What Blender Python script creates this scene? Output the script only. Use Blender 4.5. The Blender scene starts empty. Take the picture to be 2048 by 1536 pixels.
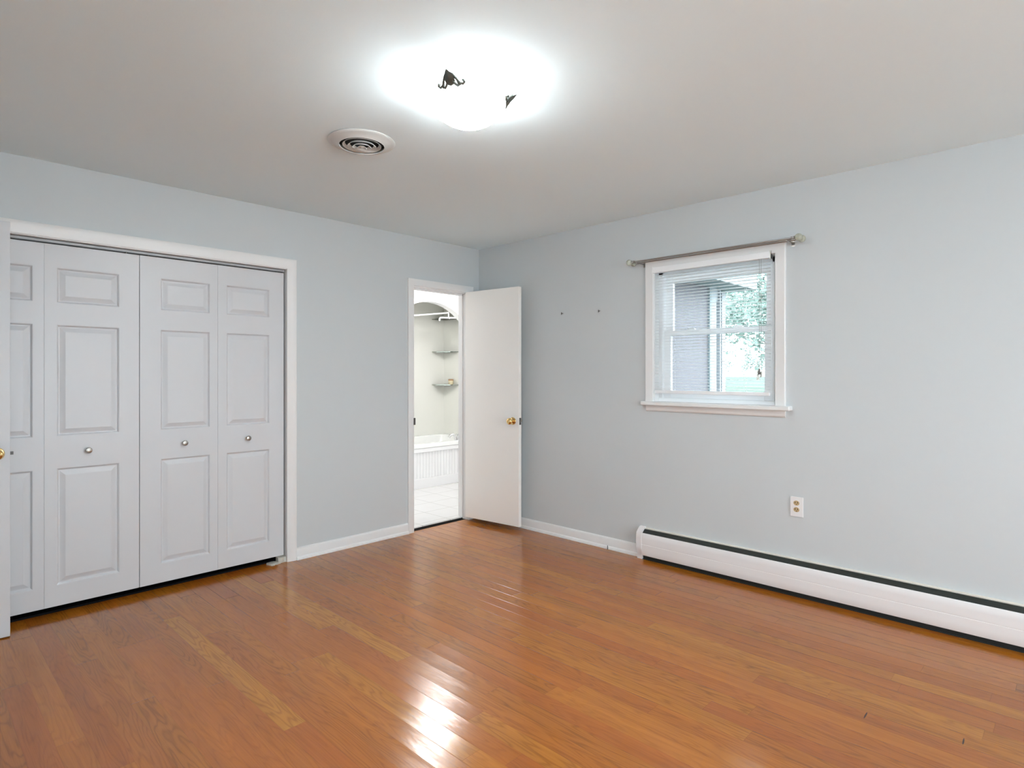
import bpy, bmesh, math, random
from mathutils import Vector, Matrix
random.seed(7)
S = bpy.context.scene
C = S.collection
PI = math.pi

# ------------------------------------------------------------------ camera, world, lights, exposure
cam_d = bpy.data.cameras.new('camera'); cam = bpy.data.objects.new('camera', cam_d); C.objects.link(cam)
YAW = 43.937; F_PX = 1189.4; V0 = 748.1
cam.location = (-3.7055, -3.9909, 1.3038)
cam.rotation_euler = (math.radians(90), 0, math.radians(YAW - 90))
cam_d.sensor_width = 36; cam_d.lens = 36 * F_PX / 2048
cam_d.shift_y = -(768 - V0) / 2048
cam_d.clip_start = .02; cam_d.clip_end = 200
S.camera = cam
S.view_settings.view_transform = 'Standard'; S.view_settings.look = 'None'
S.view_settings.gamma = 1; S.view_settings.use_curve_mapping = False
S.view_settings.exposure = 0.84
S.cycles.max_bounces = 10; S.cycles.diffuse_bounces = 6; S.cycles.glossy_bounces = 4
S.cycles.transparent_max_bounces = 24
S.cycles.caustics_reflective = False; S.cycles.caustics_refractive = False
S.cycles.sample_clamp_indirect = 6

W = bpy.data.worlds.new('world'); S.world = W; W.use_nodes = True
bg = W.node_tree.nodes['Background']
bg.inputs[0].default_value = (.825, .93, .99, 1); bg.inputs[1].default_value = 7.3

def lamp(name, kind, loc, power, color=(1, 1, 1), size=.1, size_y=None, rot=(0, 0, 0)):
    d = bpy.data.lights.new(name, kind); o = bpy.data.objects.new(name, d); C.objects.link(o)
    d.energy = power; d.color = color; o.location = loc; o.rotation_euler = rot
    if kind == 'AREA':
        d.shape = 'RECTANGLE'; d.size = size; d.size_y = size_y or size
    else:
        d.shadow_soft_size = size
    return o
# portals: sample the overcast sky through the room's window openings
def portal(loc, sx, sy, rot):
    o = lamp('window_portal', 'AREA', loc, 1, size=sx, size_y=sy, rot=rot); o.data.cycles.is_portal = True
portal((-3.2, -7.62, 1.425), 1.5, 1.65, (math.radians(90), 0, 0))
portal((-1.55, -7.62, 1.425), 1.5, 1.65, (math.radians(90), 0, 0))
portal((-4.27, -4.75, 1.45), 1.3, 1.3, (0, math.radians(-90), 0))  # portal of the added side window
portal((.135, -2.225, 1.565), .92, .82, (0, math.radians(90), 0))
# bathroom ceiling fixture bulb
lamp('bathroom_bulb', 'POINT', (.1, .75, 2.25), 23.5, (1, .985, .975), .09)

# ------------------------------------------------------------------ materials
def lin(c):
    return tuple(((x / 255) / 12.92 if x / 255 <= .04045 else ((x / 255 + .055) / 1.055) ** 2.4) for x in c) + (1,)
def mat(name, col, rough=.5, metal=0, spec=.5, bump=None, coat=0, emit=None, estr=0, var=0, trans=0, ior=1.45):
    m = bpy.data.materials.new(name); m.use_nodes = True
    nt = m.node_tree; b = nt.nodes['Principled BSDF']
    b.inputs['Base Color'].default_value = col; b.inputs['Roughness'].default_value = rough
    b.inputs['Metallic'].default_value = metal; b.inputs['Specular IOR Level'].default_value = spec
    b.inputs['Coat Weight'].default_value = coat; b.inputs['Transmission Weight'].default_value = trans
    b.inputs['IOR'].default_value = ior
    tc = nt.nodes.new('ShaderNodeTexCoord')
    if emit:
        b.inputs['Emission Color'].default_value = emit; b.inputs['Emission Strength'].default_value = estr
    if bump:
        sc, st, dist = bump
        n = nt.nodes.new('ShaderNodeTexNoise'); n.inputs['Scale'].default_value = sc; n.inputs['Detail'].default_value = 3
        bp = nt.nodes.new('ShaderNodeBump'); bp.inputs['Strength'].default_value = st; bp.inputs['Distance'].default_value = dist
        nt.links.new(tc.outputs['Object'], n.inputs['Vector']); nt.links.new(n.outputs['Fac'], bp.inputs['Height'])
        nt.links.new(bp.outputs['Normal'], b.inputs['Normal'])
    if var:
        n = nt.nodes.new('ShaderNodeTexNoise'); n.inputs['Scale'].default_value = 1.7; n.inputs['Detail'].default_value = 4
        mx = nt.nodes.new('ShaderNodeMix'); mx.data_type = 'RGBA'
        mx.inputs['A'].default_value = tuple(x * (1 - var) for x in col[:3]) + (1,)
        mx.inputs['B'].default_value = tuple(min(1, x * (1 + var)) for x in col[:3]) + (1,)
        nt.links.new(tc.outputs['Object'], n.inputs['Vector']); nt.links.new(n.outputs['Fac'], mx.inputs['Factor'])
        nt.links.new(mx.outputs['Result'], b.inputs['Base Color'])
    return m
M = {}
M['wall'] = mat('pale_blue_grey_wall_paint', (.58, .612, .625, 1), .55, spec=.35, bump=(260, .12, .002), var=.015)
M['ceiling'] = mat('ceiling_white', (.81, .925, .97, 1), .85, spec=.2, bump=(180, .1, .002))
M['trim'] = mat('trim_semigloss_white', (.79, .79, .785, 1), .32, bump=(60, .03, .002))
M['door'] = mat('door_white', (.64, .65, .67, 1), .38, bump=(90, .04, .002))
M['flatdoor'] = mat('flush_door_cream', (.88, .865, .83, 1), .4, bump=(60, .03, .002))
M['vinyl'] = mat('window_vinyl', (.90, .91, .92, 1), .35)
M['slat'] = mat('blind_slat', (.88, .89, .90, 1), .4)
M['brass'] = mat('polished_brass', (.83, .58, .25, 1), .16, metal=1)
M['nickel'] = mat('brushed_nickel', (.40, .38, .35, 1), .3, metal=1)
M['track'] = mat('galvanised_track', (.42, .43, .44, 1), .55, metal=.4)
M['chrome'] = mat('chrome', (.8, .8, .8, 1), .12, metal=1)
M['dark'] = mat('gap_shade', (.012, .013, .012, 1), .7)  # near-black colour standing in for shade in gaps and holes
M['darkmetal'] = mat('antique_pewter', (.10, .10, .085, 1), .4, metal=.8)
M['iron'] = mat('dark_steel', (.12, .115, .11, 1), .5, metal=.6)
M['heater'] = mat('heater_enamel', (.79, .775, .775, 1), .3)
M['heater_lip'] = mat('heater_enamel_lip', (.80, .75, .66, 1), .35)
M['fin'] = mat('heater_damper_dark', (.03, .034, .03, 1), .5, metal=.3)
M['plate'] = mat('outlet_plate_white', (.80, .79, .79, 1), .3)
M['ivory'] = mat('outlet_ivory', (.55, .40, .22, 1), .4)
M['tub'] = mat('tub_white', (.86, .87, .85, 1), .15)
M['surround'] = mat('tub_surround_cream', (.80, .80, .75, 1), .3, var=.02)
M['bathwall'] = mat('bathroom_white', (.86, .86, .86, 1), .6)
M['bowl'] = mat('alabaster_glass', (.9, .88, .85, 1), .3, emit=(.90, .96, .99, 1), estr=44.0)
def bowl_glow():
    m = M['bowl']; nt = m.node_tree; b = nt.nodes['Principled BSDF']; N, mth, comb = node_tools(nt)
    tc = N('ShaderNodeTexCoord'); sp = N('ShaderNodeSeparateXYZ'); nt.links.new(tc.outputs['Object'], sp.inputs[0])
    mr = N('ShaderNodeMapRange'); nt.links.new(sp.outputs[2], mr.inputs[0])       # the bulbs sit low: the bottom of the bowl glows most
    for i, v in enumerate((2.31, 2.37, 62.0, 3.5)): mr.inputs[i + 1].default_value = v
    nt.links.new(mr.outputs[0], b.inputs['Emission Strength'])
M['pan'] = mat('fixture_pan_white', (.85, .85, .84, 1), .4)
M['vent'] = mat('vent_enamel', (.66, .68, .67, 1), .4)
M['plaster'] = mat('broken_plaster', (.60, .58, .52, 1), .9, bump=(90, .6, .01), var=.15)
M['subfloor'] = mat('subfloor_gap_shade', (.008, .007, .006, 1), .9)  # colour carries the shade of the threshold gap
M['crystal'] = mat('crackle_glass_ball', (.80, .84, .70, 1), .12, trans=.55, ior=1.45, bump=(70, .5, .01))
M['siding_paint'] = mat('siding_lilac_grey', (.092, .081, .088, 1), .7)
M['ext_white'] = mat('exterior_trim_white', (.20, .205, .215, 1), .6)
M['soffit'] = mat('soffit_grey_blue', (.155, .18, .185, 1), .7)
M['leaf'] = mat('tree_leaf', (.14, .185, .16, 1), .8, spec=0, var=.3)
M['bark'] = mat('tree_bark', (.16, .13, .11, 1), .9)
M['bounce'] = mat('bounce_ground', (.72, .72, .71, 1), .8, bump=(12, .2, .004), var=.05)  # pale surface of the added ground that bounces daylight
M['shade'] = mat('closet_gap_shade', (.010, .010, .011, 1), 1, spec=0)  # shade below the closet doors, given as a floor colour
M['lawn'] = mat('lawn_green', (.088, .104, .088, 1), .9, spec=0, bump=(40, .5, .03), var=.2)
M['candlewax'] = mat('candle_cream', (.80, .70, .48, 1), .4)
M['candlelid'] = mat('candle_lid_brown', (.35, .20, .10, 1), .5)
M['closet'] = mat('closet_interior', (.30, .30, .30, 1), .8)

def glass_mat(name, tint, ior=1.5):
    m = bpy.data.materials.new(name); m.use_nodes = True; nt = m.node_tree
    for n in list(nt.nodes): nt.nodes.remove(n)
    o = nt.nodes.new('ShaderNodeOutputMaterial'); t = nt.nodes.new('ShaderNodeBsdfTransparent'); g = nt.nodes.new('ShaderNodeBsdfGlossy')
    fr = nt.nodes.new('ShaderNodeFresnel'); mx = nt.nodes.new('ShaderNodeMixShader')
    t.inputs[0].default_value = tint; g.inputs['Roughness'].default_value = .03; fr.inputs['IOR'].default_value = ior
    nt.links.new(fr.outputs[0], mx.inputs[0]); nt.links.new(t.outputs[0], mx.inputs[1]); nt.links.new(g.outputs[0], mx.inputs[2])
    nt.links.new(mx.outputs[0], o.inputs[0]); return m
M['glass'] = glass_mat('window_glass', (.93, .97, .98, 1))
M['shelfglass'] = glass_mat('green_shelf_glass', (.90, .93, .87, 1))

def node_tools(nt):
    def N(t, **kw):
        n = nt.nodes.new(t)
        for k, v in kw.items(): setattr(n, k, v)
        return n
    def mth(op, a, b=None, c=None):
        n = N('ShaderNodeMath', operation=op)
        for i, x in enumerate((a, b, c)):
            if x is None: continue
            if isinstance(x, (int, float)): n.inputs[i].default_value = x
            else: nt.links.new(x, n.inputs[i])
        return n.outputs[0]
    def comb(x, y, z):
        n = N('ShaderNodeCombineXYZ')
        for i, v in enumerate((x, y, z)):
            if isinstance(v, (int, float)): n.inputs[i].default_value = v
            else: nt.links.new(v, n.inputs[i])
        return n.outputs[0]
    return N, mth, comb

def oak_floor():
    m = bpy.data.materials.new('oak_strip_floor'); m.use_nodes = True; nt = m.node_tree
    b = nt.nodes['Principled BSDF']; N, mth, comb = node_tools(nt); L = nt.links.new
    tc = N('ShaderNodeTexCoord'); sp = N('ShaderNodeSeparateXYZ'); L(tc.outputs['Object'], sp.inputs[0])
    X, Y = sp.outputs[0], sp.outputs[1]
    w = .085
    xi = mth('DIVIDE', X, w); i = mth('FLOOR', xi); fx = mth('FRACT', xi)
    wn = N('ShaderNodeTexWhiteNoise', noise_dimensions='1D'); L(i, wn.inputs['W'])
    yo = mth('ADD', Y, mth('MULTIPLY', wn.outputs['Value'], 7.3))
    wn2 = N('ShaderNodeTexWhiteNoise', noise_dimensions='1D'); L(mth('ADD', i, 91.7), wn2.inputs['W'])
    ln = mth('ADD', mth('MULTIPLY', wn2.outputs['Value'], 1.0), .85)
    yj = mth('DIVIDE', yo, ln); j = mth('FLOOR', yj); fy = mth('FRACT', yj)
    wb = N('ShaderNodeTexWhiteNoise', noise_dimensions='2D'); L(comb(i, j, 0), wb.inputs['Vector'])
    rid = wb.outputs['Value']
    wc = N('ShaderNodeTexWhiteNoise', noise_dimensions='2D'); L(comb(mth('ADD', i, 17.3), j, 0), wc.inputs['Vector'])
    rid2 = wc.outputs['Value']
    rp = N('ShaderNodeValToRGB'); cr = rp.color_ramp
    cols = [(0, (156, 87, 25)), (.25, (161, 91, 25)), (.5, (164, 94, 25)), (.75, (167, 98, 26)), (.92, (171, 103, 27)), (1, (175, 108, 30))]
    while len(cr.elements) < len(cols): cr.elements.new(.5)
    for e, (p, c) in zip(cr.elements, cols): e.position = p; e.color = lin(c)
    L(rid, rp.inputs[0])
    # cathedral figure
    n1 = N('ShaderNodeTexNoise'); n1.inputs['Scale'].default_value = 1; n1.inputs['Detail'].default_value = 2.5; n1.inputs['Roughness'].default_value = .45
    L(comb(mth('MULTIPLY', X, 13), mth('MULTIPLY', Y, 1.4), mth('MULTIPLY', rid, 61)), n1.inputs['Vector'])
    ring = mth('SINE', mth('MULTIPLY', n1.outputs['Fac'], 95))
    ringm = mth('MULTIPLY', mth('POWER', mth('MULTIPLY', mth('ADD', ring, 1), .5), 3), mth('ADD', mth('MULTIPLY', rid2, .18), .07))
    # streaks and pores
    n2 = N('ShaderNodeTexNoise'); n2.inputs['Scale'].default_value = 1; n2.inputs['Detail'].default_value = 4
    L(comb(mth('MULTIPLY', X, 260), mth('MULTIPLY', Y, 5), mth('MULTIPLY', rid2, 31)), n2.inputs['Vector'])
    n3 = N('ShaderNodeTexNoise'); n3.inputs['Scale'].default_value = 1; n3.inputs['Detail'].default_value = 3
    L(comb(mth('MULTIPLY', X, 26), mth('MULTIPLY', Y, 1.3), mth('MULTIPLY', rid2, 11)), n3.inputs['Vector'])
    streak = mth('MULTIPLY', mth('SUBTRACT', n2.outputs['Fac'], .5), .34)
    broad = mth('MULTIPLY', mth('SUBTRACT', n3.outputs['Fac'], .5), .42)
    val = mth('SUBTRACT', mth('ADD', mth('ADD', 1.0, streak), broad), ringm)
    # seams
    ex = mth('MINIMUM', fx, mth('SUBTRACT', 1, fx))
    seamx = mth('SUBTRACT', 1, mth('SMOOTH_MIN', mth("DIVIDE", ex, .012), 1, .1))
    ey = mth('MULTIPLY', mth('MINIMUM', fy, mth('SUBTRACT', 1, fy)), ln)
    seamy = mth('SUBTRACT', 1, mth('MINIMUM', mth('DIVIDE', ey, .0012), 1))
    seam = mth('MAXIMUM', mth('MAXIMUM', seamx, 0), seamy)
    # dark drag marks near the right side of the room
    def mark(cx, cy, ca, a, bb):
        dx = mth('SUBTRACT', X, cx); dy = mth('SUBTRACT', Y, cy); c, s = math.cos(ca), math.sin(ca)
        u = mth('ADD', mth('MULTIPLY', dx, c), mth('MULTIPLY', dy, s)); v = mth('SUBTRACT', mth('MULTIPLY', dy, c), mth('MULTIPLY', dx, s))
        q = mth('ADD', mth('POWER', mth('ABSOLUTE', mth('DIVIDE', u, a)), 2), mth('POWER', mth('ABSOLUTE', mth('DIVIDE', v, bb)), 2))
        return mth('MAXIMUM', mth('MINIMUM', mth('MULTIPLY', mth('SUBTRACT', 1, q), 2), 1), 0)
    mk = mth('MAXIMUM', mark(-1.1315, -3.387, .03, .031, .0034), mark(-1.0735, -3.680, .05, .028, .003))
    val = mth('MULTIPLY', val, mth('SUBTRACT', 1, mth('MULTIPLY', mth('MINIMUM', mth('ADD', mth('MULTIPLY', seam, .22), mk), 1), .8)))
    hs = N('ShaderNodeMix'); hs.data_type = 'RGBA'; hs.blend_type = 'MULTIPLY'; hs.inputs['Factor'].default_value = 1
    L(rp.outputs[0], hs.inputs['A']); vc = N('ShaderNodeCombineColor'); 
    L(val, vc.inputs[0]); L(mth('POWER', mth('MAXIMUM', val, .01), 1.15), vc.inputs[1]); L(mth('POWER', mth('MAXIMUM', val, .01), 1.3), vc.inputs[2])
    L(vc.outputs[0], hs.inputs['B'])
    hue = N('ShaderNodeHueSaturation'); L(hs.outputs['Result'], hue.inputs['Color'])
    L(mth('ADD', .4965, mth('MULTIPLY', rid2, .009)), hue.inputs['Hue']); hue.inputs['Saturation'].default_value = 1.0
    hue.inputs['Value'].default_value = FLOOR_V
    L(hue.outputs[0], b.inputs['Base Color'])
    # finish: gloss varies a little, cupped boards
    n4 = N('ShaderNodeTexNoise'); n4.inputs['Scale'].default_value = 5; L(tc.outputs['Object'], n4.inputs['Vector'])
    L(mth('ADD', .13, mth('MULTIPLY', n4.outputs['Fac'], .08)), b.inputs['Roughness'])
    b.inputs['Specular IOR Level'].default_value = .7
    n5 = N('ShaderNodeTexNoise'); n5.inputs['Scale'].default_value = 1; n5.inputs['Detail'].default_value = 2
    L(comb(mth('MULTIPLY', X, 30), mth('MULTIPLY', Y, 7), 0), n5.inputs['Vector'])
    cup = mth('POWER', mth('SUBTRACT', fx, .5), 2)
    tilt = mth('MULTIPLY', mth('MULTIPLY', mth('SUBTRACT', rid2, .5), fx), .35)
    h = mth('ADD', mth('ADD', mth('MULTIPLY', cup, 1.0), tilt), mth('ADD', mth('MULTIPLY', n5.outputs['Fac'], .35), mth('MULTIPLY', seam, -.25)))
    bp = N('ShaderNodeBump'); bp.inputs['Strength'].default_value = .6; bp.inputs['Distance'].default_value = .0022
    L(h, bp.inputs['Height']); L(bp.outputs[0], b.inputs['Normal'])
    return m
FLOOR_V = 1.0
bowl_glow()
M['floor'] = oak_floor()

def tile_mat():
    m = bpy.data.materials.new('bathroom_floor_tile'); m.use_nodes = True; nt = m.node_tree
    b = nt.nodes['Principled BSDF']; N, mth, comb = node_tools(nt); L = nt.links.new
    tc = N('ShaderNodeTexCoord'); sp = N('ShaderNodeSeparateXYZ'); L(tc.outputs['Object'], sp.inputs[0])
    fx = mth('FRACT', mth('DIVIDE', mth('ADD', sp.outputs[0], 5.785), .305)); fy = mth('FRACT', mth('DIVIDE', mth('ADD', sp.outputs[1], 5.675), .305))
    e = mth('MINIMUM', mth('MINIMUM', fx, mth('SUBTRACT', 1, fx)), mth('MINIMUM', fy, mth('SUBTRACT', 1, fy)))
    g = mth('GREATER_THAN', e, .012)
    n = N('ShaderNodeTexNoise'); n.inputs['Scale'].default_value = 4; L(tc.outputs['Object'], n.inputs['Vector'])
    mx = N('ShaderNodeMix'); mx.data_type = 'RGBA'; mx.inputs['A'].default_value = (.50, .49, .47, 1)
    mx2 = N('ShaderNodeMix'); mx2.data_type = 'RGBA'; mx2.inputs['A'].default_value = (.68, .67, .655, 1); mx2.inputs['B'].default_value = (.74, .74, .73, 1)
    L(n.outputs['Fac'], mx2.inputs['Factor']); L(mx2.outputs['Result'], mx.inputs['B']); L(g, mx.inputs['Factor']); L(mx.outputs['Result'], b.inputs['Base Color'])
    b.inputs['Roughness'].default_value = .25; return m
M['tile'] = tile_mat()

def siding_mat():
    m = M['siding_paint']; nt = m.node_tree; b = nt.nodes['Principled BSDF']; N, mth, comb = node_tools(nt)
    tc = N('ShaderNodeTexCoord'); sp = N('ShaderNodeSeparateXYZ'); nt.links.new(tc.outputs['Object'], sp.inputs[0])
    f = mth('FRACT', mth('DIVIDE', sp.outputs[2], .2))
    bp = N('ShaderNodeBump'); bp.inputs['Strength'].default_value = .35; bp.inputs['Distance'].default_value = .02
    nt.links.new(mth('MULTIPLY', f, -1), bp.inputs['Height']); nt.links.new(bp.outputs[0], b.inputs['Normal'])
siding_mat()

# ------------------------------------------------------------------ mesh helpers
class MB:
    def __init__(s): s.bm = bmesh.new()
    def box(s, x0, x1, y0, y1, z0, z1):
        m = Matrix.Translation(((x0 + x1) / 2, (y0 + y1) / 2, (z0 + z1) / 2)) @ Matrix.Diagonal((abs(x1 - x0), abs(y1 - y0), abs(z1 - z0), 1))
        bmesh.ops.create_cube(s.bm, size=1, matrix=m); return s
    def poly(s, vs, fs):
        v = [s.bm.verts.new(p) for p in vs]
        for f in fs:
            try: s.bm.faces.new([v[i] for i in f])
            except ValueError: pass
        return s
    def lathe(s, prof, n=32, mtx=None, a0=0, a1=2 * PI):
        mtx = mtx or Matrix(); full = abs(a1 - a0 - 2 * PI) < 1e-6; rings = []
        cnt = n if full else n + 1
        for r, z in prof:
            if r < 1e-6 and full: rings.append([s.bm.verts.new(mtx @ Vector((0, 0, z)))])
            else: rings.append([s.bm.verts.new(mtx @ Vector((r * math.cos(a0 + (a1 - a0) * k / n), r * math.sin(a0 + (a1 - a0) * k / n), z))) for k in range(cnt)])
        for a, b in zip(rings, rings[1:]):
            for k in range(n):
                k2 = (k + 1) % cnt
                f = [a[k % len(a)], a[k2 % len(a)], b[k2 % len(b)], b[k % len(b)]]
                f = list(dict.fromkeys(f))
                if len(f) > 2:
                    try: s.bm.faces.new(f)
                    except ValueError: pass
        return s
    def tube(s, pts, r, n=10, closed=False):
        pts = [Vector(p) for p in pts]; rad = r if isinstance(r, (list, tuple)) else [r] * len(pts); rings = []
        up = Vector((0, 0, 1)); prev = None
        for i, p in enumerate(pts):
            t = (pts[min(i + 1, len(pts) - 1)] - pts[max(i - 1, 0)]).normalized()
            a = (prev - t * prev.dot(t)) if prev else t.cross(up if abs(t.z) < .9 else Vector((1, 0, 0)))
            a.normalize(); prev = a; b = t.cross(a)
            rings.append([s.bm.verts.new(p + (a * math.cos(2 * PI * k / n) + b * math.sin(2 * PI * k / n)) * rad[i]) for k in range(n)])
        for a, b in zip(rings, rings[1:]):
            for k in range(n): s.bm.faces.new([a[k], a[(k + 1) % n], b[(k + 1) % n], b[k]])
        s.bm.faces.new(rings[0]); s.bm.faces.new(rings[-1][::-1]); return s
    def sphere(s, c, r, sc=(1, 1, 1), n=20):
        bmesh.ops.create_uvsphere(s.bm, u_segments=n, v_segments=n // 2, radius=r, matrix=Matrix.Translation(c) @ Matrix.Diagonal((*sc, 1))); return s
    def prism(s, outline, axis, a, b):
        """outline of 2D points (the two other axes in order) extruded along axis from a to b"""
        def P(q, t):
            return {'x': (t, q[0], q[1]), 'y': (q[0], t, q[1]), 'z': (q[0], q[1], t)}[axis]
        n = len(outline); va = [s.bm.verts.new(P(q, a)) for q in outline]; vb = [s.bm.verts.new(P(q, b)) for q in outline]
        for k in range(n): s.bm.faces.new([va[k], va[(k + 1) % n], vb[(k + 1) % n], vb[k]])
        s.bm.faces.new(va[::-1]); s.bm.faces.new(vb); return s
    def build(s, name, mt, parent=None, bevel=0, smooth=False, seg=2, label=None):
        bmesh.ops.recalc_face_normals(s.bm, faces=s.bm.faces)
        me = bpy.data.meshes.new(name); s.bm.to_mesh(me); s.bm.free()
        o = bpy.data.objects.new(name, me); C.objects.link(o); me.materials.append(mt)
        if smooth:
            for p in me.polygons: p.use_smooth = True
        if bevel:
            md = o.modifiers.new('bevel', 'BEVEL'); md.width = bevel; md.segments = seg; md.limit_method = 'ANGLE'
        if smooth and not bevel:
            md = o.modifiers.new('split', 'EDGE_SPLIT'); md.split_angle = math.radians(40)
        if parent: put(o, parent)
        if label: o['label'] = label
        return o
def put(o, parent):
    o.parent = parent; o.matrix_parent_inverse = world_of(parent).inverted()
def world_of(o):
    m = Matrix.LocRotScale(o.location, o.rotation_euler, o.scale)
    return m if not o.parent else world_of(o.parent) @ o.matrix_parent_inverse @ m
def tag(o, label, cat, group=None, kind=None):
    o['label'] = label; o['category'] = cat
    if group: o['group'] = group
    if kind: o['kind'] = kind
    return o
def thing(name, label, cat, loc=(0, 0, 0), group=None, kind=None):
    o = bpy.data.objects.new(name, None); C.objects.link(o); o.location = loc; o.empty_display_size = .05
    return tag(o, label, cat, group, kind)
def struct(o, label, cat): return tag(o, label, cat, kind='structure')
def copy_tree(o, parent=None):
    c = o.copy(); C.objects.link(c)
    if parent: c.parent = parent
    for ch in list(o.children): copy_tree(ch, c)
    return c
def rot_z_to(v):      # matrix taking +Z to v
    return Vector(v).normalized().to_track_quat('Z', 'Y').to_matrix().to_4x4()

# ------------------------------------------------------------------ room shell
H = 2.44; T = .115
XW = -4.15; YB = -7.5         # entry-side wall, back wall
CL, CR = -3.655, -1.812        # closet opening
DL, DR = -.742, -.135          # bathroom door opening
CH = 2.036; DH = 2.035
w = MB()
w.box(XW, CL, 0, T, 0, H).box(CL, CR, 0, T, CH, H).box(CR, DL, 0, T, 0, H).box(DL, DR, 0, T, DH, H).box(DR, .13, 0, T, 0, H)
struct(w.build('wall_left', M['wall']), 'pale blue grey wall with the folding closet doors and the bathroom doorway', 'wall')
WY0, WY1, WZ0, WZ1 = -2.64, -1.81, 1.09, 2.035
w = MB()
w.box(0, .13, WY1, 0, 0, H).box(0, .13, YB, WY0, 0, H).box(0, .13, WY0, WY1, 0, WZ0).box(0, .13, WY0, WY1, WZ1, H)
struct(w.build('wall_right', M['wall']), 'pale grey wall with the small window and the baseboard heater', 'wall')
w = MB()
w.box(XW - T, XW, YB - T, -5.4, 0, H).box(XW - T, XW, -4.1, T, 0, H).box(XW - T, XW, -5.4, -4.1, 0, .8).box(XW - T, XW, -5.4, -4.1, 2.1, H)
struct(w.build('wall_entry', M['wall']), 'side wall at the hinge of the open entry door', 'wall')
w = MB()
wins = [(-2.3, -.8), (-3.95, -2.45)]
xs = [XW, -3.95, -2.45, -2.3, -.8, .13]
w.box(xs[0], xs[1], YB - T, YB, 0, H).box(xs[2], xs[3], YB - T, YB, 0, H).box(xs[4], xs[5], YB - T, YB, 0, H)
for a, b in wins: w.box(a, b, YB - T, YB, 0, .60).box(a, b, YB - T, YB, 2.25, H)
struct(w.build('wall_back', M['wall']), 'wall behind the camera with two daylight windows', 'wall')
for i, (a, b) in enumerate(wins):
    f = MB(); t_ = .05
    f.box(a, a + t_, YB - .08, YB - .03, .60, 2.25).box(b - t_, b, YB - .08, YB - .03, .60, 2.25).box(a, b, YB - .08, YB - .03, .60, .65).box(a, b, YB - .08, YB - .03, 2.20, 2.25).box(a, b, YB - .08, YB - .03, 1.48, 1.52)
    struct(f.build('window_%d' % (i + 2), M['vinyl']), ['wide white double hung window in the wall behind the camera', 'narrow white double hung window in the wall behind the camera'][i], 'window')

f = MB(); y0, y1 = -5.4, -4.1  # unseen window added so daylight reaches the right wall
f.box(XW - .08, XW - .03, y0, y0 + .05, .8, 2.1).box(XW - .08, XW - .03, y1 - .05, y1, .8, 2.1).box(XW - .08, XW - .03, y0, y1, .8, .85).box(XW - .08, XW - .03, y0, y1, 2.05, 2.1).box(XW - .08, XW - .03, y0, y1, 1.43, 1.47)
struct(f.build('window_4', M['vinyl']), 'unseen white double hung window added in the side wall to light the right wall', 'window')
fl = MB()
fl.box(XW - T, .13, YB - T, 0, -.03, 0).box(CL, CR, 0, .70, -.03, 0).box(DL, DR, 0, .016, -.03, 0)
struct(fl.build('floor', M['floor']), 'glossy orange oak strip floor laid toward the bathroom doorway', 'floor')
struct(MB().box(XW - T, .13, YB - T, T, H, H + .1).build('ceiling', M['ceiling']), 'flat white painted ceiling over the bedroom', 'ceiling')

# closet interior
cl = MB()
cl.box(CL - .35, CL - .3, T, .75, 0, H).box(CR + .3, CR + .35, T, .75, 0, H).box(CL - .35, CR + .35, .70, .75, 0, H).box(CL - .3, CR + .3, T, .70, 2.2, 2.25)
cl.box(CL - .3, CL, T, .70, -.03, 0).box(CR, CR + .3, T, .70, -.03, 0)
struct(cl.build('wall_closet', M['closet']), 'dark closet interior behind the folding doors', 'wall')

struct(MB().box(CL - .3, CR + .3, T, .70, .0005, .012).box(CL + .01, CR - .01, .066, T, .0005, .012).build('floor_closet', M['shade']), 'dark carpet sheet on the closet floor, painted black for the gap under the doors', 'floor')  # near-black sheet puts the under-door shade into the floor colour
# bathroom shell
BX0, BX1, Y1, Y2 = -1.3, 1.378, 1.377, 2.157
b = MB(); b.box(BX0 - .1, BX0, T, Y1, 0, H).box(BX1, BX1 + .1, T, Y2, 0, H)
b.box(.13, BX1 + .1, .015, T, 0, H)
struct(b.build('wall_bathroom', M['bathwall']), 'white bathroom side walls beyond the doorway', 'wall')
struct(MB().box(BX0 - .1, BX1 + .1, T, Y2 + .1, H, H + .1).build('ceiling_bathroom', M['bathwall']), 'white bathroom ceiling', 'ceiling')
tl = MB().box(BX0, BX1, T, Y1 + .6, .010, .02).box(DL, DR, .055, T, .010, .02)
struct(tl.build('floor_bathroom', M['tile']), 'white square tile bathroom floor raised above the oak boards', 'floor')
struct(MB().box(DL, DR, .016, .060, -.06, -.034).box(BX0, BX1, .059, Y1 + .6, -.034, .0099).build('floor_threshold', M['subfloor']), 'open gap with its shade painted black where the bathroom threshold is missing', 'floor')  # painted near-black for the shade in the gap
# arch wall
def arch_wall():
    cx, R, zs = .55, .72, 1.41; TL, TR = -.14, BX1
    pts = [(cx + R * math.cos(a), zs + R * math.sin(a)) for a in [PI * k / 40 for k in range(41)]]     # right to left
    bm = MB()
    for y0, y1 in ((Y1, Y1 + .10),):
        outer = []
        # strips between arch and ceiling
        for (xa, za), (xb, zb) in zip(pts, pts[1:]):
            vs = [(xa, y0, za), (xb, y0, zb), (xb, y0, H), (xa, y0, H), (xa, y1, za), (xb, y1, zb), (xb, y1, H), (xa, y1, H)]
            bm.poly(vs, [(0, 1, 2, 3), (4, 7, 6, 5), (0, 4, 5, 1), (3, 2, 6, 7)])
        bm.box(cx + R, TR, y0, y1, .5, H); bm.box(BX0, cx - R, y0, y1, 0, H)
    bmesh.ops.remove_doubles(bm.bm, verts=bm.bm.verts, dist=1e-5)
    struct(bm.build('wall_arch', M['bathwall'], smooth=False), 'white arched opening over the bathtub', 'wall')
arch_wall()
sr = MB()
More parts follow.
